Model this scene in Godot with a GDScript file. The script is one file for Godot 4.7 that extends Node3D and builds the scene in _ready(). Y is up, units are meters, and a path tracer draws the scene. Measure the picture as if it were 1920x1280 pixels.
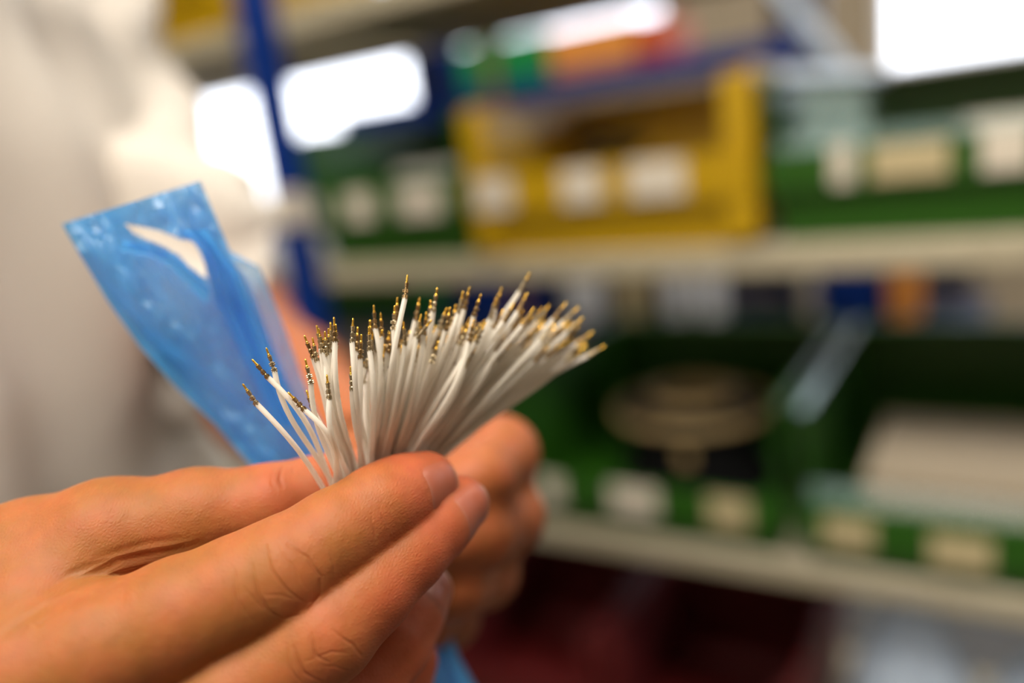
extends Node3D

# ---------------------------------------------------------------- camera constants (frame 1920 x 1280)
const F := 1500.0
var cam_t := Transform3D(Basis.from_euler(Vector3(deg_to_rad(-13.3), deg_to_rad(32.5), deg_to_rad(-7.1)), EULER_ORDER_YXZ), Vector3(0, 1.3, 0.9))
var M := {}
var taken := {}
var rng := RandomNumberGenerator.new()

# a point seen at pixel (px, py), d metres in front of the lens
func P(px: float, py: float, d: float) -> Vector3:
	return cam_t * Vector3((px - 960.0) * d / F, -(py - 640.0) * d / F, -d)

func CV(x: float, y: float, z: float) -> Vector3:
	return cam_t * Vector3(x, y, z)

# ---------------------------------------------------------------- mesh builder
class MB:
	var v := PackedVector3Array()
	var n := PackedVector3Array()
	var c := PackedColorArray()
	var uv := PackedVector2Array()
	var idx := PackedInt32Array()
	func tri_i(a: int, b: int, d: int) -> void:
		var g := (v[b] - v[a]).cross(v[d] - v[a])
		if g.dot(n[a] + n[b] + n[d]) > 0.0:
			idx.append(a); idx.append(d); idx.append(b)
		else:
			idx.append(a); idx.append(b); idx.append(d)
	func flat(pts: Array, nn: Vector3) -> void:
		var s := v.size()
		for p in pts:
			v.append(p); n.append(nn)
		for i in range(1, pts.size() - 1):
			tri_i(s, s + i, s + i + 1)
	func face(pts: Array, away: Vector3) -> void:
		var nn: Vector3 = (pts[1] - pts[0]).cross(pts[2] - pts[0]).normalized()
		var mid := Vector3.ZERO
		for p in pts: mid += p
		mid /= pts.size()
		if nn.dot(mid - away) < 0.0: nn = -nn
		flat(pts, nn)
	# six-sided solid from 8 corners: bottom 0..3 round, top 4..7 round
	func hex(p: Array) -> void:
		var mid := Vector3.ZERO
		for q in p: mid += q
		mid /= 8.0
		for f in [[0, 1, 2, 3], [4, 5, 6, 7], [0, 1, 5, 4], [1, 2, 6, 5], [2, 3, 7, 6], [3, 0, 4, 7]]:
			face([p[f[0]], p[f[1]], p[f[2]], p[f[3]]], mid)
	# chamfered box
	func box(ctr: Vector3, size: Vector3, bev := 0.002, bas := Basis()) -> void:
		var h := size * 0.5
		var b := minf(bev, minf(h.x, minf(h.y, h.z)) * 0.6)
		var q := func(x, y, z): return ctr + bas * Vector3(x, y, z)
		var k := h - Vector3(b, b, b)
		for s in [-1.0, 1.0]:
			face([q.call(s * h.x, -k.y, -k.z), q.call(s * h.x, k.y, -k.z), q.call(s * h.x, k.y, k.z), q.call(s * h.x, -k.y, k.z)], ctr)
			face([q.call(-k.x, s * h.y, -k.z), q.call(k.x, s * h.y, -k.z), q.call(k.x, s * h.y, k.z), q.call(-k.x, s * h.y, k.z)], ctr)
			face([q.call(-k.x, -k.y, s * h.z), q.call(k.x, -k.y, s * h.z), q.call(k.x, k.y, s * h.z), q.call(-k.x, k.y, s * h.z)], ctr)
			for t in [-1.0, 1.0]:
				face([q.call(s * h.x, t * k.y, -k.z), q.call(s * h.x, t * k.y, k.z), q.call(s * k.x, t * h.y, k.z), q.call(s * k.x, t * h.y, -k.z)], ctr)
				face([q.call(s * h.x, -k.y, t * k.z), q.call(s * h.x, k.y, t * k.z), q.call(s * k.x, k.y, t * h.z), q.call(s * k.x, -k.y, t * h.z)], ctr)
				face([q.call(-k.x, s * h.y, t * k.z), q.call(k.x, s * h.y, t * k.z), q.call(k.x, s * k.y, t * h.z), q.call(-k.x, s * k.y, t * h.z)], ctr)
				for u in [-1.0, 1.0]:
					face([q.call(s * h.x, t * k.y, u * k.z), q.call(s * k.x, t * h.y, u * k.z), q.call(s * k.x, t * k.y, u * h.z)], ctr)
	# rings of points joined into a skin; each ring the same size; smooth normals
	func loft(rings: Array, closed := true, flip := 1.0) -> void:
		var m: int = rings[0].size()
		var s := v.size()
		var rn := rings.size()
		for i in rn:
			for j in m:
				var a: Vector3 = rings[mini(i + 1, rn - 1)][j] - rings[maxi(i - 1, 0)][j]
				var b: Vector3
				if closed:
					b = rings[i][(j + 1) % m] - rings[i][(j + m - 1) % m]
				else:
					b = rings[i][mini(j + 1, m - 1)] - rings[i][maxi(j - 1, 0)]
				v.append(rings[i][j]); n.append((a.cross(b) * flip).normalized())
		for i in rn - 1:
			for j in (m if closed else m - 1):
				var k := (j + 1) % m
				var a := s + i * m + j
				var b := s + i * m + k
				var d := s + (i + 1) * m + j
				var e := s + (i + 1) * m + k
				tri_i(a, b, e); tri_i(a, e, d)
	# round profile [r, y] turned about the y axis; hard edges between the pieces
	func lathe(prof: Array, seg := 24, at := Vector3.ZERO, bas := Basis(), smooth := true) -> void:
		for i in prof.size() - 1:
			var r0: float = prof[i][0]
			var y0: float = prof[i][1]
			var r1: float = prof[i + 1][0]
			var y1: float = prof[i + 1][1]
			var nn := Vector2(y1 - y0, r0 - r1).normalized()
			var s := v.size()
			for j in seg + 1:
				var t := TAU * j / seg
				var dx := cos(t)
				var dz := sin(t)
				var nv := bas * Vector3(nn.x * dx, nn.y, nn.x * dz)
				v.append(at + bas * Vector3(r0 * dx, y0, r0 * dz)); n.append(nv)
				v.append(at + bas * Vector3(r1 * dx, y1, r1 * dz)); n.append(nv)
			for j in seg:
				var a := s + j * 2
				if r0 > 1e-7: tri_i(a, a + 2, a + 1)
				if r1 > 1e-7: tri_i(a + 1, a + 2, a + 3)
	# tube along points with radii
	func tube(pts: Array, radii: Array, seg := 8, cap := true) -> void:
		var rn := pts.size()
		var t0: Vector3 = (pts[1] - pts[0]).normalized()
		var side := t0.cross(Vector3(0.31, 0.52, 0.79)).normalized()
		var s := v.size()
		for i in rn:
			var t: Vector3 = (pts[mini(i + 1, rn - 1)] - pts[maxi(i - 1, 0)]).normalized()
			side = (side - t * side.dot(t)).normalized()
			var up := t.cross(side)
			for j in seg:
				var a := TAU * j / seg
				var o := side * cos(a) + up * sin(a)
				v.append(pts[i] + o * radii[i]); n.append(o)
		for i in rn - 1:
			for j in seg:
				var k := (j + 1) % seg
				tri_i(s + i * seg + j, s + i * seg + k, s + (i + 1) * seg + k)
				tri_i(s + i * seg + j, s + (i + 1) * seg + k, s + (i + 1) * seg + j)
		if cap:
			for e in [0, rn - 1]:
				var ring := []
				for j in seg: ring.append(v[s + e * seg + j])
				var dirn: Vector3 = (pts[1] - pts[0]) if e == 0 else (pts[rn - 2] - pts[rn - 1])
				flat(ring, -dirn.normalized())
	func surface(mesh: ArrayMesh, m: Material) -> void:
		var a := []
		a.resize(Mesh.ARRAY_MAX)
		a[Mesh.ARRAY_VERTEX] = v
		a[Mesh.ARRAY_NORMAL] = n
		if c.size() == v.size(): a[Mesh.ARRAY_COLOR] = c
		if uv.size() == v.size(): a[Mesh.ARRAY_TEX_UV] = uv
		a[Mesh.ARRAY_INDEX] = idx
		mesh.add_surface_from_arrays(Mesh.PRIMITIVE_TRIANGLES, a)
		mesh.surface_set_material(mesh.get_surface_count() - 1, m)
	func mesh(m: Material) -> ArrayMesh:
		var am := ArrayMesh.new()
		surface(am, m)
		return am

# ---------------------------------------------------------------- naming
func numbered(called: String) -> String:
	if not taken.has(called):
		taken[called] = 0
		return called
	taken[called] += 1
	return "%s_%03d" % [called, taken[called]]

func meta(o: Node3D, label: String, category: String, group := "", kind := "") -> Node3D:
	if label: o.set_meta("label", label)
	if category: o.set_meta("category", category)
	if group: o.set_meta("group", group)
	if kind: o.set_meta("kind", kind)
	return o

func thing(called: String, label: String, category: String, at := Vector3.ZERO, group := "") -> Node3D:
	var o := Node3D.new()
	o.name = numbered(called)
	o.position = at
	add_child(o)
	return meta(o, label, category, group)

func part(called: String, mb: MB, m: Material, parent: Node3D) -> MeshInstance3D:
	var o := MeshInstance3D.new()
	o.name = called if parent != self else numbered(called)
	o.mesh = mb.mesh(m)
	parent.add_child(o, true)
	return o

func shared(called: String, mesh: Mesh, parent: Node3D, t := Transform3D()) -> MeshInstance3D:
	var o := MeshInstance3D.new()
	o.name = called
	o.mesh = mesh
	o.transform = t
	parent.add_child(o, true)
	return o

func struct(called: String, mb: MB, m: Material) -> MeshInstance3D:
	var o := part(called, mb, m, self)
	o.set_meta("kind", "structure")
	return o

func mat(key: String, col: Color, rough := 0.6, metal := 0.0) -> StandardMaterial3D:
	var m := StandardMaterial3D.new()
	m.resource_name = key
	m.albedo_color = col
	m.roughness = rough
	m.metallic = metal
	M[key] = m
	return m

func c8(r: float, g: float, b: float, a := 1.0) -> Color:
	return Color(r / 255.0, g / 255.0, b / 255.0, a)

# ---------------------------------------------------------------- smooth bodies: tapered bones joined by a smooth minimum, meshed as surface nets
class Body:
	var A := []
	var AB := []
	var INV := []
	var RA := []
	var DR := []
	var G := []
	var K := []
	var kj := 0.006
	var kf := 0.0008
	var boxes := []
	func bone(g: int, a: Vector3, b: Vector3, ra: float, rb: float, k := 0.003) -> void:
		A.append(a); AB.append(b - a); INV.append(1.0 / maxf((b - a).length_squared(), 1e-10)); RA.append(ra); DR.append(rb - ra); G.append(g); K.append(k)
	func all() -> PackedInt32Array:
		return PackedInt32Array(range(A.size()))
	func smin(a: float, b: float, k: float) -> float:
		var h := maxf(k - absf(a - b), 0.0) / k
		return minf(a, b) - h * h * k * 0.25
	func one(i: int, p: Vector3) -> float:
		var pa: Vector3 = p - A[i]
		var ab: Vector3 = AB[i]
		var h := clampf(pa.dot(ab) * INV[i], 0.0, 1.0)
		return (pa - ab * h).length() - RA[i] - DR[i] * h
	func f(p: Vector3, ids: PackedInt32Array) -> float:
		var palm := 1.0
		var total := 1.0
		var cur := 0
		var dg := 1.0
		for i in ids:
			var g: int = G[i]
			if g != cur:
				if cur == 0:
					palm = dg
				else:
					total = smin(total, smin(palm, dg, kj), kf)
				dg = 1.0
				cur = g
			var pa: Vector3 = p - A[i]
			var ab: Vector3 = AB[i]
			var h := clampf(pa.dot(ab) * INV[i], 0.0, 1.0)
			var d: float = (pa - ab * h).length() - RA[i] - DR[i] * h
			var k: float = K[i]
			var q := maxf(k - absf(dg - d), 0.0) / k
			dg = minf(dg, d) - q * q * k * 0.25
		if cur == 0:
			return minf(total, dg)
		return smin(total, smin(palm, dg, kj), kf)
	func grad(p: Vector3, ids: PackedInt32Array, e: float) -> Vector3:
		var k1 := Vector3(1, -1, -1)
		var k2 := Vector3(-1, -1, 1)
		var k3 := Vector3(-1, 1, -1)
		var k4 := Vector3(1, 1, 1)
		return k1 * f(p + k1 * e, ids) + k2 * f(p + k2 * e, ids) + k3 * f(p + k3 * e, ids) + k4 * f(p + k4 * e, ids)
	# cell: size of a grid cell; keep: only blocks whose middle passes this test
	func net(cell: float, lo: Vector3, hi: Vector3) -> MB:
		var mb := MB.new()
		var N := 4
		var bs := cell * N
		var half := bs * 0.8661
		var blocks := {}
		for i in A.size():
			var a: Vector3 = A[i]
			var b: Vector3 = a + AB[i]
			var r: float = maxf(RA[i], RA[i] + DR[i]) + 0.012
			var x0 := (Vector3(minf(a.x, b.x), minf(a.y, b.y), minf(a.z, b.z)) - Vector3(r, r, r)).max(lo)
			var x1 := (Vector3(maxf(a.x, b.x), maxf(a.y, b.y), maxf(a.z, b.z)) + Vector3(r, r, r)).min(hi)
			for x in range(floori(x0.x / bs), floori(x1.x / bs) + 1):
				for y in range(floori(x0.y / bs), floori(x1.y / bs) + 1):
					for z in range(floori(x0.z / bs), floori(x1.z / bs) + 1):
						var key := Vector3i(x, y, z)
						if blocks.has(key): continue
						var d := one(i, (Vector3(x, y, z) + Vector3(0.5, 0.5, 0.5)) * bs)
						if d < half + 0.014 and d > -half - 0.03:
							blocks[key] = true
		var cellvert := {}
		var edges := PackedInt64Array()
		var lists := []
		var vlist := PackedInt32Array()
		var vals := PackedFloat32Array()
		var S := N + 1
		vals.resize(S * S * S)
		for key: Vector3i in blocks:
			var mid := (Vector3(key) + Vector3(0.5, 0.5, 0.5)) * bs
			var near := PackedInt32Array()
			var best := 1.0
			for i in A.size():
				var d := one(i, mid)
				best = minf(best, d)
				if d < half + 0.022: near.append(i)
			if near.is_empty() or best < -half - 0.0005: continue
			var fc := f(mid, near)
			if absf(fc) > half * 1.12 + 0.001: continue
			var o := Vector3(key) * bs
			var neg := 0
			var q := 0
			for z in S:
				for y in S:
					for x in S:
						var d := f(o + Vector3(x, y, z) * cell, near)
						vals[q] = d
						if d < 0.0: neg += 1
						q += 1
			if neg == 0 or neg == q: continue
			lists.append(near)
			var li := lists.size() - 1
			var bx := key.x * N + 8192
			var by := key.y * N + 8192
			var bz := key.z * N + 8192
			for z in N:
				for y in N:
					for x in N:
						var i0 := (z * S + y) * S + x
						var s := Vector3.ZERO
						var cnt := 0
						var v0 := vals[i0]
						# twelve edges
						for e in 12:
							var ia: int = EA[e]
							var ib: int = EB[e]
							var ja := i0 + (ia & 1) + ((ia >> 1) & 1) * S + (ia >> 2) * S * S
							var jb := i0 + (ib & 1) + ((ib >> 1) & 1) * S + (ib >> 2) * S * S
							var va := vals[ja]
							var vb := vals[jb]
							if (va < 0.0) != (vb < 0.0):
								var t := va / (va - vb)
								var pa := Vector3(ia & 1, (ia >> 1) & 1, ia >> 2)
								var pb := Vector3(ib & 1, (ib >> 1) & 1, ib >> 2)
								s += pa.lerp(pb, t)
								cnt += 1
						if cnt == 0: continue
						var ck := ((bx + x) << 32) | ((by + y) << 16) | (bz + z)
						cellvert[ck] = mb.v.size()
						mb.v.append(o + (Vector3(x, y, z) + s / cnt) * cell)
						vlist.append(li)
						if (v0 < 0.0) != (vals[i0 + 1] < 0.0): edges.append(ck << 2)
						if (v0 < 0.0) != (vals[i0 + S] < 0.0): edges.append((ck << 2) | 1)
						if (v0 < 0.0) != (vals[i0 + S * S] < 0.0): edges.append((ck << 2) | 2)
		mb.n.resize(mb.v.size())
		for i in mb.v.size():
			var near: PackedInt32Array = lists[vlist[i]]
			var p := mb.v[i]
			var g := grad(p, near, cell * 0.4).normalized()
			p -= g * f(p, near) * 0.9
			mb.v[i] = p
			mb.n[i] = grad(p, near, cell * 0.5).normalized()
		var step := [1 << 32, 1 << 16, 1]
		for e in edges:
			var ck := e >> 2
			var ax := e & 3
			var u: int = step[(ax + 1) % 3]
			var w: int = step[(ax + 2) % 3]
			var a: int = cellvert.get(ck, -1)
			var b: int = cellvert.get(ck - u, -1)
			var c2: int = cellvert.get(ck - u - w, -1)
			var d: int = cellvert.get(ck - w, -1)
			if a < 0 or b < 0 or c2 < 0 or d < 0: continue
			mb.tri_i(a, b, c2)
			mb.tri_i(a, c2, d)
		return mb
	const EA := [0, 2, 4, 6, 0, 1, 4, 5, 0, 1, 2, 3]
	const EB := [1, 3, 5, 7, 2, 3, 6, 7, 4, 5, 6, 7]

func grow(mb: MB, more: MB) -> void:
	var s := mb.v.size()
	mb.v.append_array(more.v)
	mb.n.append_array(more.n)
	mb.c.append_array(more.c)
	for i in more.idx: mb.idx.append(i + s)

# ---------------------------------------------------------------- scene
func _ready() -> void:
	rng.seed = 20240
	camera_and_light()
	materials()
	room()
	rack()
	bins()
	far_rack()
	person()
	bag()
	wires()

func camera_and_light() -> void:
	var cam := Camera3D.new()
	cam.name = "camera"
	cam.transform = cam_t
	var at := CameraAttributesPhysical.new()
	at.frustum_focal_length = 28.125
	at.frustum_near = 0.01
	at.frustum_far = 60.0
	at.exposure_aperture = 3.2
	at.frustum_focus_distance = 0.155
	cam.attributes = at
	add_child(cam)
	cam.current = true
	var we := WorldEnvironment.new()
	we.name = "environment"
	var e := Environment.new()
	e.background_mode = Environment.BG_SKY
	var sky := Sky.new()
	var sm := ProceduralSkyMaterial.new()
	sm.sky_top_color = c8(222, 233, 255)
	sm.sky_horizon_color = c8(245, 248, 255)
	sm.ground_bottom_color = c8(150, 150, 150)
	sm.ground_horizon_color = c8(235, 238, 245)
	sm.sky_energy_multiplier = 1.7
	sm.ground_energy_multiplier = 1.7
	sky.sky_material = sm
	e.sky = sky
	e.tonemap_mode = Environment.TONE_MAPPER_LINEAR
	e.tonemap_exposure = 1.65
	e.sdfgi_enabled = true
	e.ssao_enabled = true
	e.ssil_enabled = true
	we.environment = e
	add_child(we)

func ceiling_lamp(at: Vector3, size: Vector2, energy: float) -> void:
	var t := thing("ceiling_light", "flat white fluorescent panel set under the workshop ceiling", "ceiling light", at, "ceiling light panels")
	var fr := MB.new()
	for s in [-1.0, 1.0]:
		fr.box(Vector3(s * (size.x * 0.5 + 0.015), 0.02, 0), Vector3(0.03, 0.06, size.y + 0.06), 0.004)
		fr.box(Vector3(0, 0.02, s * (size.y * 0.5 + 0.015)), Vector3(size.x, 0.06, 0.03), 0.004)
	fr.box(Vector3(0, 0.045, 0), Vector3(size.x, 0.01, size.y), 0.002)
	part("frame", fr, M.white_paint, t)
	var df := MB.new()
	df.box(Vector3(0, 0.01, 0), Vector3(size.x, 0.01, size.y), 0.002)
	part("diffuser", df, M.lamp_glow, t)
	var l := AreaLight3D.new()
	l.name = "panel_light"
	l.area_size = size
	l.area_normalize_energy = true
	l.light_energy = energy
	l.light_color = c8(255, 246, 232)
	l.shadow_enabled = true
	l.area_range = 12.0
	l.area_attenuation = 2.0
	l.rotation_degrees.x = -90
	l.position = Vector3(0, -0.01, 0)
	t.add_child(l)

func noise_tex(freq: float, lo: Color, hi: Color, seed_: int, octaves := 4, size := 512) -> NoiseTexture2D:
	var nz := FastNoiseLite.new()
	nz.seed = seed_
	nz.frequency = freq
	nz.fractal_octaves = octaves
	var t := NoiseTexture2D.new()
	t.width = size
	t.height = size
	t.seamless = true
	t.noise = nz
	var gr := Gradient.new()
	gr.set_color(0, lo)
	gr.set_color(1, hi)
	t.color_ramp = gr
	return t

func tex_mat(key: String, lo: Color, hi: Color, rough: float, scale: float, freq := 0.02) -> StandardMaterial3D:
	var m := mat(key, Color.WHITE, rough)
	m.albedo_texture = noise_tex(freq, lo, hi, key.hash() % 1000)
	m.uv1_triplanar = true
	m.uv1_world_triplanar = true
	m.uv1_scale = Vector3.ONE * scale
	return m

func materials() -> void:
	mat("white_paint", c8(232, 230, 224), 0.6)
	var lg := mat("lamp_glow", c8(255, 250, 240), 0.5)
	lg.emission_enabled = true
	lg.emission = c8(255, 248, 236)
	lg.emission_energy_multiplier = 3.0
	tex_mat("floor", c8(84, 84, 82), c8(104, 103, 100), 0.5, 1.3)
	tex_mat("wall", c8(160, 146, 124), c8(174, 160, 138), 0.8, 1.0)
	tex_mat("ceiling", c8(178, 176, 170), c8(190, 188, 182), 0.9, 1.0)
	tex_mat("shelf_beige", c8(160, 151, 128), c8(176, 167, 143), 0.5, 4.0)
	mat("rack_blue", c8(10, 46, 120), 0.65)
	M.rack_blue.metallic_specular = 0.25
	mat("rack_dark", c8(16, 24, 52), 0.5)
	mat("pale_blue", c8(196, 214, 236), 0.4)
	tex_mat("bin_green", c8(36, 84, 12), c8(43, 94, 15), 0.42, 6.0)
	tex_mat("bin_yellow", c8(188, 150, 3), c8(198, 160, 6), 0.42, 6.0)
	tex_mat("bin_red", c8(84, 8, 8), c8(94, 10, 10), 0.6, 6.0)
	for q in ["bin_green", "bin_yellow"]:
		M[q].backlight_enabled = true
		M[q].backlight = c8(170, 170, 170)
	tex_mat("card_white", c8(196, 186, 170), c8(212, 203, 188), 0.7, 12.0)
	tex_mat("card_buff", c8(172, 156, 118), c8(186, 172, 134), 0.7, 12.0)
	tex_mat("cardboard", c8(152, 138, 116), c8(166, 152, 130), 0.8, 8.0)
	tex_mat("orange_card", c8(222, 140, 52), c8(232, 152, 62), 0.6, 8.0)
	mat("rust_card", c8(200, 84, 26), 0.6)
	mat("box_green", c8(6, 140, 70), 0.5)
	mat("brown_pipe", c8(120, 82, 44), 0.5)
	mat("black_plastic", c8(18, 18, 19), 0.85)
	M.black_plastic.metallic_specular = 0.2
	mat("grey_plastic", c8(150, 150, 142), 0.5)
	mat("white_plastic", c8(238, 242, 250), 0.35)
	mat("reel_buff", c8(158, 134, 90), 0.6)
	mat("rim_glint", c8(150, 178, 188), 0.2)  # pale tint stands in for the light reflected along a bin rim
	var cl := mat("clear_plastic", c8(190, 226, 226, 0.16), 0.1)
	cl.transparency = BaseMaterial3D.TRANSPARENCY_ALPHA
	var cb := mat("clear_bag", c8(196, 216, 240, 0.55), 0.2)
	cb.transparency = BaseMaterial3D.TRANSPARENCY_ALPHA
	var gl := mat("window_glass", c8(240, 246, 255, 0.06), 0.02)
	gl.transparency = BaseMaterial3D.TRANSPARENCY_ALPHA
	mat("window_frame", c8(226, 224, 220), 0.5)
	var coat := mat("coat_cloth", Color.WHITE, 0.85)
	coat.albedo_texture = noise_tex(0.05, c8(196, 188, 179), c8(206, 199, 190), 77)
	coat.uv1_triplanar = true
	coat.uv1_scale = Vector3.ONE * 9.0
	mat("trousers", c8(46, 50, 66), 0.85)
	mat("shoe", c8(26, 24, 24), 0.5)
	mat("hair", c8(28, 20, 16), 0.5)
	var wi := mat("wire_white", c8(248, 243, 233), 0.42)
	wi.backlight_enabled = true
	wi.backlight = c8(255, 252, 246)
	mat("pin_gold", c8(244, 196, 84), 0.24, 1.0)
	mat("crimp_tin", c8(176, 160, 130), 0.3, 1.0)
	mat("crimp_bronze", c8(148, 122, 84), 0.3, 1.0)
	var bf := mat("blue_film", c8(92, 178, 228, 0.4), 0.2)
	bf.transparency = BaseMaterial3D.TRANSPARENCY_ALPHA
	bf.backlight_enabled = true
	bf.backlight = c8(90, 180, 245)
	var nm := mat("nail", Color.WHITE, 0.4)
	nm.vertex_color_use_as_albedo = true
	nm.metallic_specular = 0.4
	var sk := mat("skin", Color.WHITE, 0.58)
	sk.metallic_specular = 0.4
	sk.vertex_color_use_as_albedo = true
	sk.subsurf_scatter_enabled = true
	sk.subsurf_scatter_strength = 0.12
	var hs := mat("hand_skin", Color.WHITE, 0.6)
	hs.metallic_specular = 0.4
	hs.vertex_color_use_as_albedo = true
	hs.subsurf_scatter_enabled = true
	hs.subsurf_scatter_strength = 0.3

# ---------------------------------------------------------------- room
func room() -> void:
	var b := MB.new()
	b.box(Vector3(-1.5, -0.05, 0.25), Vector3(9.4, 0.1, 5.9), 0.001)
	struct("floor", b, M.floor)
	b = MB.new()
	b.box(Vector3(-1.5, 2.95, 0.25), Vector3(9.4, 0.1, 5.9), 0.001)
	struct("ceiling", b, M.ceiling)
	b = MB.new()
	b.box(Vector3(-6.15, 1.45, 0.25), Vector3(0.1, 2.9, 5.9), 0.001)
	struct("wall_left", b, M.wall)
	b = MB.new()
	b.box(Vector3(3.15, 1.45, 0.25), Vector3(0.1, 2.9, 5.9), 0.001)
	struct("wall_right", b, M.wall)
	b = MB.new()
	b.box(Vector3(-1.5, 1.45, 3.15), Vector3(9.2, 2.9, 0.1), 0.001)
	struct("wall_front", b, M.wall)
	# back wall with window openings: [x0, x1, y0, y1]
	var wins := [[-5.2, -2.44, 1.05, 2.3], [-2.36, -1.22, 1.71, 2.3], [-0.42, 1.9, 1.4, 2.3]]
	b = MB.new()
	var xs := [-6.1]
	for w in wins: xs.append(w[0]); xs.append(w[1])
	xs.append(3.1)
	for i in range(0, xs.size(), 2):
		b.box(Vector3((xs[i] + xs[i + 1]) * 0.5, 1.45, -2.58), Vector3(xs[i + 1] - xs[i], 2.9, 0.14), 0.0005)
	for w in wins:
		b.box(Vector3((w[0] + w[1]) * 0.5, w[2] * 0.5, -2.58), Vector3(w[1] - w[0], w[2], 0.14), 0.0005)
		b.box(Vector3((w[0] + w[1]) * 0.5, (w[3] + 2.9) * 0.5, -2.58), Vector3(w[1] - w[0], 2.9 - w[3], 0.14), 0.0005)
	struct("wall_back", b, M.wall)
	var k := 1
	for w in wins:
		var o := Node3D.new()
		o.name = "window_%d" % k
		k += 1
		o.position = Vector3((w[0] + w[1]) * 0.5, w[2], -2.58)
		add_child(o)
		o.set_meta("kind", "structure")
		var ww: float = w[1] - w[0]
		var hh: float = w[3] - w[2]
		var fr := MB.new()
		for s in [-1.0, 1.0]:
			fr.box(Vector3(s * (ww * 0.5 - 0.02), hh * 0.5, 0), Vector3(0.04, hh, 0.07), 0.004)
			fr.box(Vector3(0, hh * 0.5 + s * (hh * 0.5 - 0.02), 0), Vector3(ww - 0.08, 0.04, 0.07), 0.004)
		part("window_frame", fr, M.window_frame, o)
		var pn := MB.new()
		pn.box(Vector3(0, hh * 0.5, 0), Vector3(ww - 0.08, hh - 0.08, 0.004), 0.0005)
		part("pane", pn, M.window_glass, o)
	ceiling_lamp(Vector3(0.1, 2.84, 1.15), Vector2(1.2, 0.6), 3.2)
	ceiling_lamp(Vector3(-0.7, 2.84, 2.3), Vector2(1.2, 0.6), 2.0)
	ceiling_lamp(Vector3(-1.2, 2.84, -1.0), Vector2(1.2, 0.6), 1.2)
	ceiling_lamp(Vector3(1.2, 2.84, -1.0), Vector2(1.2, 0.6), 1.2)

# ---------------------------------------------------------------- rack in front
func rack() -> void:
	var t := thing("storage_rack", "blue steel storage rack with beige shelf boards full of coloured bins", "rack", Vector3(-0.3, 0, -0.22))
	for x in [-2.45, -0.935, 0.62]:
		for z in [0.01, -0.45]:
			var b := MB.new()
			b.box(Vector3(x + 0.3, 1.1, z + 0.22), Vector3(0.05, 2.2, 0.04), 0.004)
			part("upright", b, M.rack_blue, t)
	var lc := MB.new()
	lc.box(Vector3(-0.919 + 0.3, 1.256, 0.032 + 0.22), Vector3(0.064, 0.052, 0.003), 0.0008)
	part("label_card", lc, M.card_white, t)
	for y in [1.518, 1.147, 0.76, 0.36]:
		var b := MB.new()
		b.box(Vector3(0.1425, y, 0.0), Vector3(1.505, 0.034, 0.43), 0.004)
		part("shelf", b, M.shelf_beige, t)
		b = MB.new()
		b.box(Vector3(-1.3925, y, 0.0), Vector3(1.465, 0.034, 0.43), 0.004)
		part("shelf", b, M.shelf_beige, t)

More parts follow.
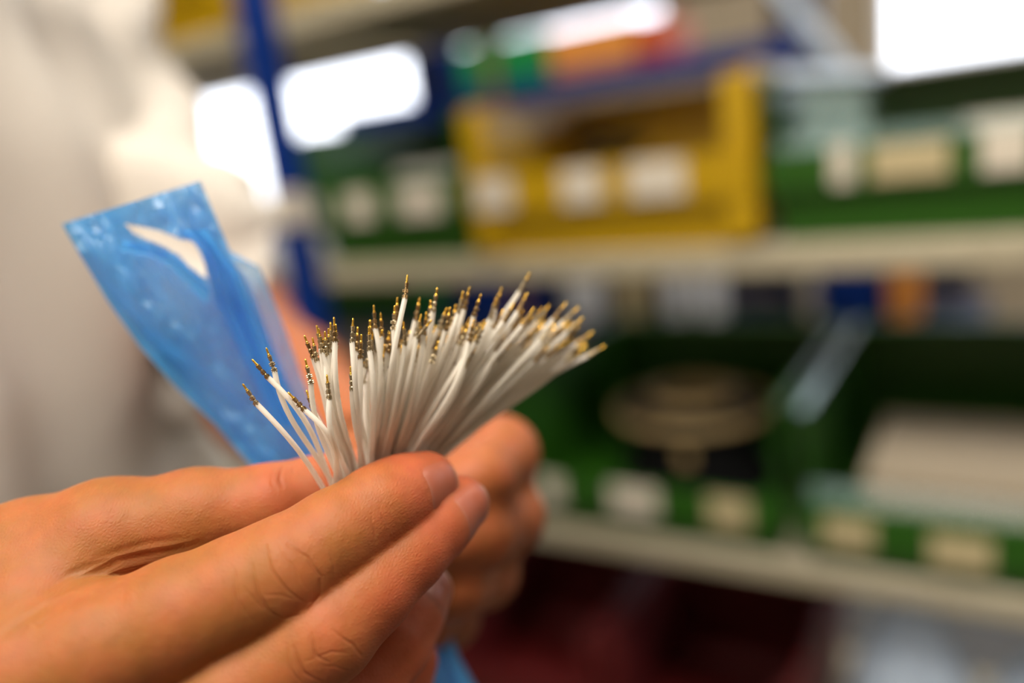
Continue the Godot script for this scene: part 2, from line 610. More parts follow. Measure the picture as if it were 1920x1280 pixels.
# open-fronted bin: node at the middle of the foot of its front; lip from y0 to y1
func bin(called: String, label: String, group: String, at: Vector3, w: float, h: float, d: float, y0: float, y1: float, m: Material, flange: float, rim: Material, turn := 0.0) -> Node3D:
	var t := thing(called, label, "storage bin", at, group)
	t.rotation.y = turn
	var th := 0.006
	var dr := 0.012
	var b := MB.new()
	b.box(Vector3(0, 0.004, -d * 0.5), Vector3(w - 2 * dr, 0.008, d - 0.03), 0.002)
	for s in [-1.0, 1.0]:
		var xo: float = s * w * 0.5
		var xi: float = s * (w * 0.5 - th)
		var bo: float = s * (w * 0.5 - dr)
		var bi: float = s * (w * 0.5 - dr - th)
		b.hex([Vector3(bo, 0, -d + 0.01), Vector3(bi, 0, -d + 0.01), Vector3(bi, 0, -0.02), Vector3(bo, 0, -0.02), Vector3(xo, h, -d), Vector3(xi, h, -d), Vector3(xi, h, 0), Vector3(xo, h, 0)])
	part("body", b, m, t)
	b = MB.new()
	b.hex([Vector3(-w * 0.5 + dr, 0, -d + 0.016), Vector3(w * 0.5 - dr, 0, -d + 0.016), Vector3(w * 0.5 - dr, 0, -d + 0.01), Vector3(-w * 0.5 + dr, 0, -d + 0.01), Vector3(-w * 0.5, h, -d + 0.006), Vector3(w * 0.5, h, -d + 0.006), Vector3(w * 0.5, h, -d), Vector3(-w * 0.5, h, -d)])
	b.box(Vector3(0, h, -d), Vector3(w, 0.012, 0.014), 0.003)
	part("back_panel", b, m, t)
	b = MB.new()
	b.hex([Vector3(-w * 0.5 + dr, 0, -0.022), Vector3(w * 0.5 - dr, 0, -0.022), Vector3(w * 0.5 - dr, 0, -0.014), Vector3(-w * 0.5 + dr, 0, -0.014), Vector3(-w * 0.5 + th, y0 + 0.004, -0.012), Vector3(w * 0.5 - th, y0 + 0.004, -0.012), Vector3(w * 0.5 - th, y0 + 0.004, -0.004), Vector3(-w * 0.5 + th, y0 + 0.004, -0.004)])
	part("front_panel", b, m, t)
	b = MB.new()
	b.hex([Vector3(-w * 0.5, y0, -0.018), Vector3(w * 0.5, y0, -0.018), Vector3(w * 0.5, y0, 0.006), Vector3(-w * 0.5, y0, 0.006), Vector3(-w * 0.5, y1, -0.004), Vector3(w * 0.5, y1, -0.004), Vector3(w * 0.5, y1, 0.008), Vector3(-w * 0.5, y1, 0.008)])
	part("lip", b, m, t)
	for s in [-1.0, 1.0]:
		if flange > 0.0:
			b = MB.new()
			b.box(Vector3(s * (w * 0.5 - flange * 0.5), h * 0.5 + 0.004, -0.002), Vector3(flange, h - 0.008, 0.012), 0.003)
			part("front_post", b, m, t)
		b = MB.new()
		b.box(Vector3(s * (w * 0.5 - 0.006), h + 0.002, -d * 0.5), Vector3(0.012, 0.01, d - 0.016), 0.003)
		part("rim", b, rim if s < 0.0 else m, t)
	return t

func bin_card(t: Node3D, x0: float, x1: float, y0: float, y1: float, m: Material) -> void:
	var b := MB.new()
	b.box(Vector3((x0 + x1) * 0.5, (y0 + y1) * 0.5, 0.0085), Vector3(x1 - x0, y1 - y0, 0.002), 0.0006)
	part("label_card", b, m, t.get_node("lip"))

func bin_window(t: Node3D, w: float, y0: float, y1: float, z := -0.006) -> void:
	var b := MB.new()
	b.box(Vector3(0, (y0 + y1) * 0.5, z), Vector3(w, y1 - y0, 0.002), 0.0006)
	part("clear_front_window", b, M.clear_plastic, t)

func bins() -> void:
	var sh := 1.1645
	# yellow bin, standing forward of its neighbours
	var yl := bin("storage_bin", "yellow open-front storage bin with three white label cards", "", Vector3(-0.421, sh, 0.0), 0.378, 0.19, 0.36, 0.056, 0.108, M.bin_yellow, 0.036, M.bin_yellow)
	for r in [[-0.599, -0.54], [-0.468, -0.414], [-0.38, -0.311]]:
		bin_card(yl, r[0] + 0.421, r[1] + 0.421, 0.062, 0.106, M.card_white)
	# green bin between the upright and the yellow bin
	var gl := bin("storage_bin", "green storage bin between the blue upright and the yellow bin", "", Vector3(-0.767, sh, -0.01), 0.283, 0.19, 0.36, 0.052, 0.115, M.bin_green, 0.0, M.bin_green)
	for r in [[-0.952, -0.886], [-0.836, -0.784], [-0.736, -0.66]]:
		bin_card(gl, clampf(r[0] + 0.767, -0.138, 0.138), r[1] + 0.767, 0.062, 0.104, M.card_white)
	# wide green bin on the other side of the yellow one
	var gr := bin("storage_bin", "wide green storage bin holding a clear box beside the yellow bin", "", Vector3(-0.03, sh, -0.015), 0.39, 0.172, 0.36, 0.056, 0.098, M.bin_green, 0.0, M.bin_green)
	bin_window(gr, 0.37, 0.098, 0.112)
	bin_card(gr, -0.127, -0.105, 0.06, 0.102, M.card_white)
	bin_card(gr, -0.089, -0.018, 0.061, 0.096, M.card_buff)
	bin_card(gr, 0.009, 0.05, 0.061, 0.1, M.card_white)
	# two bins of the shelf below
	var s2 := 0.7775
	var ll := bin("storage_bin", "green storage bin with the black cable reel standing in it", "", Vector3(-0.416, s2, 0.0), 0.394, 0.192, 0.42, 0.035, 0.08, M.bin_green, 0.0, M.bin_green)
	for r in [[-0.552, -0.516], [-0.444, -0.377], [-0.31, -0.259]]:
		bin_card(ll, r[0] + 0.416, r[1] + 0.416, 0.04, 0.079, M.card_white if r[0] < -0.4 else M.card_buff)
	var lr := bin("storage_bin", "green storage bin with a flat cardboard box lying in it", "", Vector3(-0.004, s2, 0.0), 0.396, 0.192, 0.42, 0.03, 0.082, M.bin_green, 0.0, M.rim_glint)
	bin_window(lr, 0.37, 0.082, 0.104)
	bin_card(lr, -0.17, -0.116, 0.036, 0.07, M.card_buff)
	bin_card(lr, -0.06, -0.001, 0.03, 0.066, M.card_buff)
	# bin on the top shelf, seen at the edge
	bin("storage_bin", "yellow storage bin on the top shelf board above the others", "", Vector3(-1.14, 1.5355, 0.0), 0.3, 0.19, 0.36, 0.056, 0.108, M.bin_yellow, 0.036, M.bin_yellow)
	# dark lowest shelf: red bins
	for q in [[-0.66, "red storage bin under the black reel on the lowest shelf, by the upright"], [-0.36, "red storage bin on the lowest shelf beside the clear bags"]]:
		bin("storage_bin", q[1], "", Vector3(q[0], 0.3775, -0.03), 0.29, 0.2, 0.37, 0.05, 0.1, M.bin_red, 0.03, M.bin_red)
	# contents
	var b := MB.new()
	var pts := []
	var rad := []
	for i in 90:
		var a := TAU * i / 22.0
		pts.append(Vector3(cos(a) * (0.045 + 0.004 * sin(i * 1.7)), 0.006 + 0.00165 * i + 0.004 * sin(i * 0.9), sin(a) * (0.04 + 0.005 * sin(i * 1.1))))
		rad.append(0.006)
	b.tube(pts, rad, 7)
	var o := part("cable_coil", b, M.black_plastic, self)
	o.position = Vector3(-0.47, sh + 0.009, -0.15)
	meta(o, "coil of black cable lying in the yellow bin", "cable")
	b = MB.new()
	b.box(Vector3(0, 0.06, 0), Vector3(0.1, 0.12, 0.07), 0.006)
	o = part("grey_carton", b, M.grey_plastic, self)
	o.position = Vector3(-0.775, sh + 0.009, -0.14)
	o.rotation.y = 0.2
	meta(o, "small grey carton standing in the green bin by the upright", "carton")
	# clear box in the wide green bin
	var cb := thing("clear_box", "clear plastic box standing in the wide green bin beside the yellow one", "box", Vector3(-0.163, sh + 0.0695, -0.085))
	b = MB.new()
	var bw := 0.07
	for s in [-1.0, 1.0]:
		b.box(Vector3(s * bw * 0.5, 0.05, 0), Vector3(0.003, 0.1, 0.06), 0.0008)
		b.box(Vector3(0, 0.05, s * 0.03), Vector3(bw - 0.004, 0.1, 0.003), 0.0008)
	b.box(Vector3(0, 0.0015, 0), Vector3(bw, 0.003, 0.06), 0.0008)
	part("wall", b, M.clear_plastic, cb)
	b = MB.new()
	b.box(Vector3(0, 0.104, 0.0), Vector3(bw + 0.03, 0.012, 0.08), 0.003, Basis(Vector3(0, 0, 1), -0.12))
	part("lid", b, M.pale_blue, cb)
	b = MB.new()
	b.box(Vector3(0, 0.03, 0), Vector3(0.15, 0.06, 0.08), 0.003)
	o = part("carton", b, M.cardboard, self)
	o.position = Vector3(-0.122, sh + 0.009, -0.085)
	meta(o, "low carton under the clear box in the wide green bin", "carton")
	b = MB.new()
	b.box(Vector3(0, 0.05, 0), Vector3(0.17, 0.1, 0.2), 0.003)
	o = part("carton", b, M.card_white, self)
	o.position = Vector3(0.045, sh + 0.009, -0.16)
	o.rotation.y = 0.12
	meta(o, "pale flat carton filling the far end of the wide green bin", "carton")
	# black reel
	var rl := thing("cable_reel", "black cable reel with a pale rim in the green bin", "reel", Vector3(-0.395, s2 + 0.009, -0.2))
	b = MB.new()
	b.lathe([[0.0, 0.0], [0.112, 0.0], [0.114, 0.004], [0.114, 0.012], [0.098, 0.016], [0.098, 0.098], [0.114, 0.102], [0.114, 0.106]], 40)
	part("drum", b, M.black_plastic, rl)
	b = MB.new()
	b.lathe([[0.114, 0.106], [0.117, 0.108], [0.117, 0.115], [0.114, 0.118], [0.111, 0.117], [0.110, 0.110]], 40)
	part("rim", b, M.reel_buff, rl)
	b = MB.new()
	b.lathe([[0.111, 0.110], [0.07, 0.111], [0.066, 0.126], [0.058, 0.128]], 40)
	part("top_disc", b, M.black_plastic, rl)
	b = MB.new()
	b.lathe([[0.066, 0.126], [0.066, 0.136], [0.064, 0.138], [0.058, 0.138], [0.056, 0.136], [0.056, 0.11]], 32)
	part("hub_ring", b, M.reel_buff, rl)
	b = MB.new()
	b.box(Vector3(0.02, 0.07, 0.1), Vector3(0.02, 0.022, 0.004), 0.001)
	part("sticker", b, M.reel_buff, rl)
	# flat cardboard box
	var fb := thing("cardboard_box", "flat pale cardboard box lying in the lower green bin", "box", Vector3(0.016, s2 + 0.009, -0.145))
	b = MB.new()
	b.box(Vector3(0, 0.045, 0), Vector3(0.3, 0.09, 0.22), 0.003)
	part("carton", b, M.cardboard, fb)
	b = MB.new()
	b.box(Vector3(0, 0.094, 0.0), Vector3(0.306, 0.008, 0.226), 0.003)
	part("lid", b, M.cardboard, fb)
	# clear bags with white and blue parts on the lowest shelf
	for q in [[-0.09, 0.075, 0.0, "slim clear plastic bag on the lowest shelf beside the red bin"], [0.1, 0.11, 0.03, "plump clear plastic bag of pale parts on the lowest shelf"]]:
		var pb := thing("plastic_bag", q[3], "bag", Vector3(q[0], 0.3775, -0.1))
		b = MB.new()
		var rings := []
		for i in 15:
			var u := i / 14.0
			var rr: float = q[1] * (sin(PI * clampf(0.12 + u * 0.8, 0, 1)) * 0.95 + 0.05)
			var ring := []
			for j in 28:
				var a := TAU * j / 28.0
				var k := 1.0 + 0.07 * sin(a * 5 + u * 6) + 0.04 * sin(a * 9 - u * 11)
				ring.append(Vector3(cos(a) * rr * k, 0.31 * u, sin(a) * rr * 0.7 * k))
			rings.append(ring)
		b.loft(rings, true, 1.0)
		part("film", b, M.clear_bag, pb)
		b = MB.new()
		for i in 9:
			b.box(Vector3(rng.randf_range(-0.4, 0.4) * q[1], 0.02 + 0.024 * i, rng.randf_range(-0.3, 0.3) * q[1]), Vector3(0.05, 0.024, 0.05), 0.004, Basis(Vector3.UP, rng.randf() * 3.0))
		part("contents", b, M.white_plastic, pb)

# ---------------------------------------------------------------- second rack behind
func far_rack() -> void:
	var t := thing("storage_rack", "dark blue rack standing behind the bins before the windows", "rack", Vector3(-1.1, 0, -1.3))
	for x in [-1.54, -0.47]:
		for z in [0.08, -0.3]:
			var b := MB.new()
			b.box(Vector3(x + 1.1, 1.0, z), Vector3(0.11 if x < -1.0 else 0.045, 2.0, 0.05), 0.004)
			part("upright", b, M.rack_dark, t)
	var b := MB.new()
	b.box(Vector3(-0.06, 1.455, 0.1), Vector3(1.48, 0.065, 0.04), 0.004)
	part("beam", b, M.rack_blue, t)
	b = MB.new()
	b.box(Vector3(-0.06, 1.475, -0.12), Vector3(1.48, 0.02, 0.38), 0.003)
	part("shelf", b, M.rack_dark, t)
	b = MB.new()
	b.box(Vector3(-0.13, 0.75, -0.1), Vector3(2.4, 0.03, 0.42), 0.003)
	part("shelf", b, M.rack_dark, t)
	b = MB.new()
	b.box(Vector3(0.25, 1.35, 0.09), Vector3(0.85, 0.07, 0.03), 0.003)
	part("lower_beam", b, M.rack_dark, t)
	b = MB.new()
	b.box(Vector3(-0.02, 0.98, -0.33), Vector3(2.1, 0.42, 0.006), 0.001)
	part("back_panel", b, M.rack_dark, t)  # dark sheet added behind the cartons to darken the slit
	# pale diagonal brace at its end
	b = MB.new()
	var p0 := Vector3(-0.44, 1.56, -1.17)
	var p1 := Vector3(-0.31, 1.37, -1.17)
	var dv := (p1 - p0).normalized()
	b.box(Vector3.ZERO, Vector3(0.034, (p1 - p0).length() * 1.6, 0.012), 0.003, Basis(dv.cross(Vector3(0, 0, 1)), dv, Vector3(0, 0, 1)))
	var o := part("brace", b, M.pale_blue, t)
	o.position = (p0 + p1) * 0.5 - t.position
	# boxes on its top shelf
	var spots := [[-1.45, -1.13, 0.13, "box_green", "green carton on the dark rack beside the orange one"], [-1.12, -0.86, 0.12, "orange_card", "orange carton on the dark rack beside the green one"], [-0.85, -0.76, 0.11, "rust_card", "narrow rust-red carton at the end of the dark rack"]]
	for q in spots:
		b = MB.new()
		b.box(Vector3(0, q[2] * 0.5, 0), Vector3(q[1] - q[0] - 0.004, q[2], 0.2), 0.004)
		var c := part("carton", b, M[q[3]], self)
		c.position = Vector3((q[0] + q[1]) * 0.5, 1.487, -1.34)
		meta(c, q[4], "carton")
	b = MB.new()
	b.lathe([[0.0, 0.0], [0.016, 0.0], [0.016, 2.84], [0.0, 2.84]], 14)
	o = part("pipe", b, M.brown_pipe, self)
	o.position = Vector3(-1.22, 0, -1.08)
	meta(o, "thin brown vertical pipe in front of the dark rack", "pipe")
	# things on its lower shelf, seen in the slit under the shelf board
	var row := [[-1.64, 0.16, "box_green", "low green carton beside a blue one on the lower shelf"], [-1.4, 0.26, "rack_blue", "blue carton beside the white stand-in tub on the lower shelf"], [-0.955, 0.075, "card_buff", "slim buff carton between the white stand-in tubs on the lower shelf"], [-0.455, 0.06, "card_white", "slim white carton on the dark rack's lower shelf"], [-0.34, 0.15, "rack_blue", "small blue carton beside the slim white one"], [-0.215, 0.065, "orange_card", "slim orange carton at the end of the lower shelf"]]
	for q in row:
		b = MB.new()
		b.box(Vector3(0, 0.09, 0), Vector3(q[1], 0.18, 0.12), 0.004)
		var c := part("carton", b, M[q[2]], self)
		c.position = Vector3(q[0], 0.766, -1.33)
		meta(c, q[3], "carton")
	b = MB.new()
	b.box(Vector3(0, 0.34, 0), Vector3(0.54, 0.68, 0.14), 0.005)
	var tall := part("carton", b, M.bin_green, self)
	tall.position = Vector3(-2.01, 0.766, -1.33)
	meta(tall, "tall green carton on the dark rack behind the blue upright", "carton")
	for q in [[-1.12, 0.062, "large white tub standing in for a blurred spot of window light on the dark rack's lower shelf"], [-0.82, 0.04, "small white tub standing in for blurred window light beside the slim buff carton"], [-0.72, 0.042, "small white tub standing in for blurred window light away from the buff carton"]]:  # white tubs added in place of blurred bright spots of far window light
		var tb := thing("bright_spot_tub", q[2], "tub", Vector3(q[0], 0.766, -1.32))
		b = MB.new()
		var r: float = q[1]
		b.lathe([[0.0, 0.0], [r * 0.86, 0.0], [r * 0.9, 0.004], [r, 0.13]], 28)
		part("body", b, M.white_plastic, tb)
		b = MB.new()
		b.lathe([[r * 1.06, 0.125], [r * 1.06, 0.142], [r * 1.0, 0.146], [0.0, 0.146]], 28)
		part("lid", b, M.white_plastic, tb)

# ---------------------------------------------------------------- person
var hand: Body
var hand_ids: PackedInt32Array

func chain(bd: Body, g: int, pts: Array, k := 0.004) -> void:
	for i in pts.size() - 1:
		var a: Array = pts[i]
		var b: Array = pts[i + 1]
		bd.bone(g, P(a[0], a[1], a[2]), P(b[0], b[1], b[2]), a[3] * a[2] / F, b[3] * b[2] / F, k)

const IDX := [[70, 1268, 0.148, 128], [200, 1215, 0.1485, 116], [340, 1155, 0.150, 105], [450, 1105, 0.1515, 96], [535, 1068, 0.153, 95], [630, 1006, 0.157, 84], [712, 950, 0.162, 74], [755, 927, 0.167, 68], [797, 907, 0.172, 61]]
const MID := [[210, 1455, 0.150, 122], [430, 1305, 0.151, 100], [610, 1185, 0.153, 90], [690, 1105, 0.158, 80], [762, 1034, 0.164, 71], [815, 985, 0.170, 63], [862, 945, 0.176, 54]]
const RNG := [[330, 1600, 0.156, 118], [630, 1360, 0.164, 86], [738, 1205, 0.176, 66], [770, 1150, 0.181, 58], [797, 1106, 0.186, 50]]
const PNK := [[380, 1720, 0.165, 105], [640, 1500, 0.176, 78], [735, 1340, 0.188, 60], [775, 1240, 0.194, 46]]
const THB := [[-170, 1150, 0.172, 150], [60, 1065, 0.168, 122], [205, 1013, 0.167, 108], [370, 970, 0.169, 84], [505, 947, 0.172, 69], [600, 924, 0.177, 62], [690, 893, 0.182, 55]]

func near_hand() -> Body:
	var bd := Body.new()
	bd.kj = 0.006
	bd.kf = 0.0007
	# palm and back of the hand
	chain(bd, 0, [[-560, 1440, 0.182, 215], [-260, 1370, 0.168, 170], [70, 1268, 0.149, 118]], 0.012)
	chain(bd, 0, [[-560, 1500, 0.182, 215], [-200, 1500, 0.168, 165], [210, 1455, 0.151, 112]], 0.012)
	chain(bd, 0, [[-560, 1580, 0.186, 205], [330, 1600, 0.158, 108]], 0.012)
	chain(bd, 0, [[-560, 1640, 0.19, 195], [380, 1720, 0.167, 98]], 0.012)
	# muscle between thumb and first finger
	chain(bd, 0, [[-330, 1290, 0.170, 160], [-60, 1180, 0.160, 122], [90, 1125, 0.1585, 82]], 0.014)
	chain(bd, 0, [[90, 1125, 0.1585, 70], [170, 1090, 0.160, 42]], 0.01)
	# wrist and forearm
	bd.bone(0, P(-560, 1500, 0.184), CV(-0.25, -0.11, -0.2), 0.026, 0.03, 0.014)
	bd.bone(0, P(-560, 1580, 0.19), CV(-0.25, -0.115, -0.205), 0.024, 0.03, 0.014)
	bd.bone(0, CV(-0.25, -0.112, -0.2), CV(-0.37, -0.13, -0.27), 0.031, 0.042, 0.014)
	chain(bd, 1, IDX, 0.0035)
	chain(bd, 2, MID, 0.0035)
	chain(bd, 3, RNG, 0.0035)
	chain(bd, 4, PNK, 0.0035)
	chain(bd, 5, THB, 0.005)
	return bd

func far_hand() -> Body:
	var bd := Body.new()
	bd.kj = 0.008
	bd.kf = 0.005
	var wr := P(715, 895, 0.30)
	bd.bone(0, P(300, 520, 0.54), P(420, 602, 0.505), 0.035, 0.037, 0.02)
	bd.bone(0, P(420, 602, 0.505), P(528, 742, 0.40), 0.037, 0.032, 0.02)
	bd.bone(0, P(528, 742, 0.40), wr, 0.032, 0.025, 0.02)
	bd.bone(0, wr, P(840, 860, 0.272), 0.022, 0.013, 0.012)
	bd.bone(0, wr, P(850, 960, 0.27), 0.022, 0.014, 0.012)
	bd.bone(0, wr, P(830, 1050, 0.272), 0.022, 0.013, 0.012)
	bd.bone(0, wr, P(790, 1130, 0.276), 0.02, 0.012, 0.012)
	chain(bd, 1, [[840, 860, 0.272, 66], [938, 852, 0.245, 66], [900, 900, 0.222, 58], [800, 935, 0.214, 52]], 0.006)
	chain(bd, 2, [[850, 960, 0.27, 66], [950, 968, 0.244, 65], [900, 1000, 0.220, 58], [800, 1030, 0.212, 52]], 0.006)
	chain(bd, 3, [[830, 1050, 0.272, 62], [905, 1072, 0.244, 61], [850, 1096, 0.221, 55], [780, 1110, 0.214, 50]], 0.006)
	chain(bd, 4, [[790, 1130, 0.276, 56], [838, 1156, 0.248, 54], [790, 1160, 0.226, 50], [740, 1160, 0.22, 45]], 0.006)
	chain(bd, 5, [[745, 880, 0.29, 75], [790, 850, 0.262, 58], [830, 862, 0.238, 48]], 0.006)
	return bd

func groove(w: int, h: int, pts: Array, depth: float, wide: float) -> void:
	# pts in texture pixels
	for i in pts.size() - 1:
		var a: Vector2 = pts[i]
		var b: Vector2 = pts[i + 1]
		var r := wide * 3.0
		for y in range(maxi(0, int(minf(a.y, b.y) - r)), mini(h - 1, int(maxf(a.y, b.y) + r)) + 1):
			for x in range(maxi(0, int(minf(a.x, b.x) - r)), mini(w - 1, int(maxf(a.x, b.x) + r)) + 1):
				var p := Vector2(x, y)
				var t := clampf((p - a).dot(b - a) / maxf((b - a).length_squared(), 1e-6), 0, 1)
				var d := (p - a - (b - a) * t).length() / wide
				if d < 3.0:
					var u := (i + t) / (pts.size() - 1.0)
					var v := depth * exp(-d * d) * (0.35 + 0.65 * sin(PI * clampf(u, 0.02, 0.98)))
					var k := y * w + x
					scratch[k] = maxf(scratch[k], v)

var scratch := PackedFloat32Array()
const TX0 := -0.105
const TY0 := 0.0
const TW := 0.115
const TH := 0.0767
const TPX := 2048
const TPY := 1366

# texture pixel of a spot on the hand seen at pixel (px, py) at depth d
func tp(px: float, py: float, d: float) -> Vector2:
	var x := (px - 960.0) * d / F
	var y := -(py - 640.0) * d / F
	return Vector2((x - TX0) / TW * TPX, (TY0 - y) / TH * TPY)

func crease(list: Array, d: float, depth: float, wide: float) -> void:
	var pts := []
	for q in list: pts.append(tp(q[0] * 0.5, 640.0 + q[1] * 0.5, d))
	groove(TPX, TPY, pts, depth, wide)

func hand_relief() -> ImageTexture:
	scratch.resize(TPX * TPY)
	# creases over the knuckles, as [x, y] in a half-frame enlarged twice
	var di := 0.1445
	for q in [[[[995, 765], [1035, 850], [1085, 920], [1135, 975]], 0.3, 4.0], [[[1075, 765], [1150, 815], [1195, 890], [1192, 960], [1150, 1015]], 0.34, 5.0], [[[955, 830], [985, 930], [1020, 1000], [1062, 1042], [1115, 1030]], 0.36, 5.0], [[[890, 840], [915, 950], [965, 1045]], 0.18, 5.0], [[[1000, 935], [1060, 938], [1125, 965]], 0.12, 4.0], [[[845, 860], [870, 950], [905, 1030]], 0.1, 5.0], [[[1040, 760], [1110, 850], [1150, 930]], 0.14, 4.0], [[[930, 900], [1000, 985], [1050, 1000]], 0.12, 3.5], [[[1225, 800], [1240, 860], [1235, 930]], 0.1, 5.0]]:
		crease(q[0], di, q[1], q[2])
	for q in [[[[1110, 1130], [1150, 1225], [1215, 1275]], 0.34, 5.0], [[[1175, 1085], [1195, 1160], [1240, 1190]], 0.3, 4.5], [[[1250, 1075], [1320, 1140], [1345, 1195]], 0.26, 4.5], [[[1160, 1180], [1250, 1150], [1300, 1165]], 0.16, 4.0], [[[1080, 1120], [1100, 1210], [1140, 1270]], 0.2, 5.0], [[[1210, 1200], [1260, 1210], [1310, 1250]], 0.14, 4.0]]:
		crease(q[0], 0.145, q[1], q[2])
	for q in [[[[1395, 640], [1410, 700], [1418, 745]], 0.12, 5.0], [[[1425, 625], [1450, 690], [1462, 750]], 0.16, 5.0], [[[1480, 640], [1495, 680], [1500, 720]], 0.08, 5.0]]:
		crease(q[0], 0.1535, q[1], q[2])
	for q in [[[[1038, 478], [1046, 520], [1062, 545]], 0.3, 6.0], [[[1010, 490], [1022, 530], [1040, 550]], 0.12, 6.0], [[[1075, 470], [1085, 510]], 0.1, 5.0]]:
		crease(q[0], 0.166, q[1], q[2])
	for q in [[[[210, 1010], [250, 960], [300, 925], [400, 890], [520, 878]], 0.3, 7.0], [[[330, 900], [420, 862], [540, 850], [640, 838]], 0.3, 8.0], [[[400, 800], [520, 775], [660, 770]], 0.22, 8.0], [[[230, 985], [270, 990], [300, 960]], 0.22, 5.0], [[[180, 960], [260, 900], [360, 860]], 0.14, 8.0]]:
		crease(q[0], 0.151, q[1], q[2])
	# broad skin folds in the web of the thumb
	for q in [[[[150, 1015], [260, 945], [400, 905], [540, 895]], 0.5, 17.0], [[[260, 920], [400, 850], [560, 830], [680, 800]], 0.55, 18.0], [[[330, 830], [480, 790], [640, 775]], 0.35, 16.0], [[[190, 930], [270, 870], [380, 830]], 0.3, 15.0]]:
		crease(q[0], 0.151, q[1], q[2])
	var n1 := FastNoiseLite.new()
	n1.seed = 5
	n1.noise_type = FastNoiseLite.TYPE_CELLULAR
	n1.cellular_return_type = FastNoiseLite.RETURN_DISTANCE2_SUB
	n1.fractal_type = FastNoiseLite.FRACTAL_NONE
	n1.frequency = 0.085
	var n2 := FastNoiseLite.new()
	n2.seed = 9
	n2.frequency = 0.02
	n2.fractal_octaves = 3
	var im1 := n1.get_image(TPX, TPY, false, false, true).get_data()
	var im2 := n2.get_image(TPX, TPY, false, false, true).get_data()
	var out := PackedFloat32Array()
	out.resize(TPX * TPY)
	for k in TPX * TPY:
		out[k] = 0.7 - scratch[k] + im1[k] * 0.00026 + im2[k] * 0.0003
	var im := Image.create_from_data(TPX, TPY, false, Image.FORMAT_RF, out.to_byte_array())
	return ImageTexture.create_from_image(im)

func skin_colors(mb: MB, near: bool) -> void:
	var nz := FastNoiseLite.new()
	nz.seed = 31
	nz.frequency = 90.0
	nz.fractal_octaves = 3
	var tan_ := Color(0.25, 0.092, 0.021)
	var pink := Color(0.36, 0.085, 0.032)
	var inv := cam_t.affine_inverse()
	mb.c.resize(mb.v.size())
	for i in mb.v.size():
		var k := 0.22 + 0.35 * nz.get_noise_3dv(mb.v[i])
		if near:
			# finger ends, the inner side of the thumb and the web are pinker than the back of the hand
			var q := inv * mb.v[i]
			k += 0.7 * smoothstep(-0.034, -0.012, q.x) + 0.55 * smoothstep(0.157, 0.166, -q.z) * smoothstep(-0.066, -0.044, q.x) + 0.3 * smoothstep(-0.035, -0.055, q.y) * smoothstep(-0.05, -0.03, q.x)
		else:
			k += 0.3
		mb.c[i] = tan_.lerp(pink, clampf(k, 0.0, 1.0)) * (1.0 + 0.12 * nz.get_noise_3dv(mb.v[i] * 2.3 + Vector3(5, 5, 5)))

func fingernail(bd: Body, g: int, a: Array, b: Array, roll: float, wid: float, lng: float, back: float, parent: Node3D) -> void:
	var pa := P(a[0], a[1], a[2])
	var pb := P(b[0], b[1], b[2])
	var t := (pb - pa).normalized()
	var cz := cam_t.basis.z
	var nn := (cz - t * cz.dot(t)).normalized().rotated(t, roll)
	var s := t.cross(nn).normalized()
	var ids := PackedInt32Array()
	for i in bd.G.size():
		if bd.G[i] == g: ids.append(i)
	var mb := MB.new()
	var U := 16
	var V := 18
	var rings := []
	for i in V + 1:
		var ring := []
		for j in U + 1:
			var u := j / float(U) * 2.0 - 1.0
			var w := i / float(V)
			# rounded outline: narrower at the root and the free end
			var e := 1.0
			if w < 0.25: e = sqrt(maxf(0.0, 1.0 - pow((0.25 - w) / 0.25, 2.0) * 0.55))
			if w > 0.75: e = sqrt(maxf(0.0, 1.0 - pow((w - 0.75) / 0.25, 2.0) * 0.7))
			var ang := u * 0.9 * e
			var dirn := nn * cos(ang) + s * sin(ang)
			var o := pb + t * (-back + w * lng)
			# walk inwards to the skin
			var p := o + dirn * wid * 2.6
			for k in 24:
				var d := bd.f(p, ids)
				p -= dirn * clampf(d, -0.002, 0.002) * 0.9
				if absf(d) < 2e-5: break
			if (p - o).length() < wid * 0.55 or (p - o).length() > wid * 1.8:
				p = o + dirn * wid * 1.02
			var edge := minf(minf(1.0 - absf(u), w), 1.0)
			p += dirn * (0.00026 * smoothstep(0.0, 0.2, edge) - 0.0001 + 0.00016 * w)
			ring.append(p)
		rings.append(ring)
	mb.loft(rings, false, 1.0)
	# normals outwards
	for i in mb.n.size():
		if mb.n[i].dot(mb.v[i] - pb) < 0.0 and mb.n[i].dot(nn) < 0.0: mb.n[i] = -mb.n[i]
	var k2 := PackedInt32Array(mb.idx)
	mb.idx.clear()
	for i in range(0, k2.size(), 3): mb.tri_i(k2[i], k2[i + 1], k2[i + 2])
	mb.c.resize(mb.v.size())
	for i in mb.v.size():
		var w := float(i / (U + 1)) / V
		mb.c[i] = Color(0.31, 0.088, 0.05).lerp(Color(0.42, 0.25, 0.18), 0.8 * smoothstep(0.88, 0.94, w) + 0.35 * smoothstep(0.14, 0.04, w))
	part("fingernail", mb, M.nail, parent)

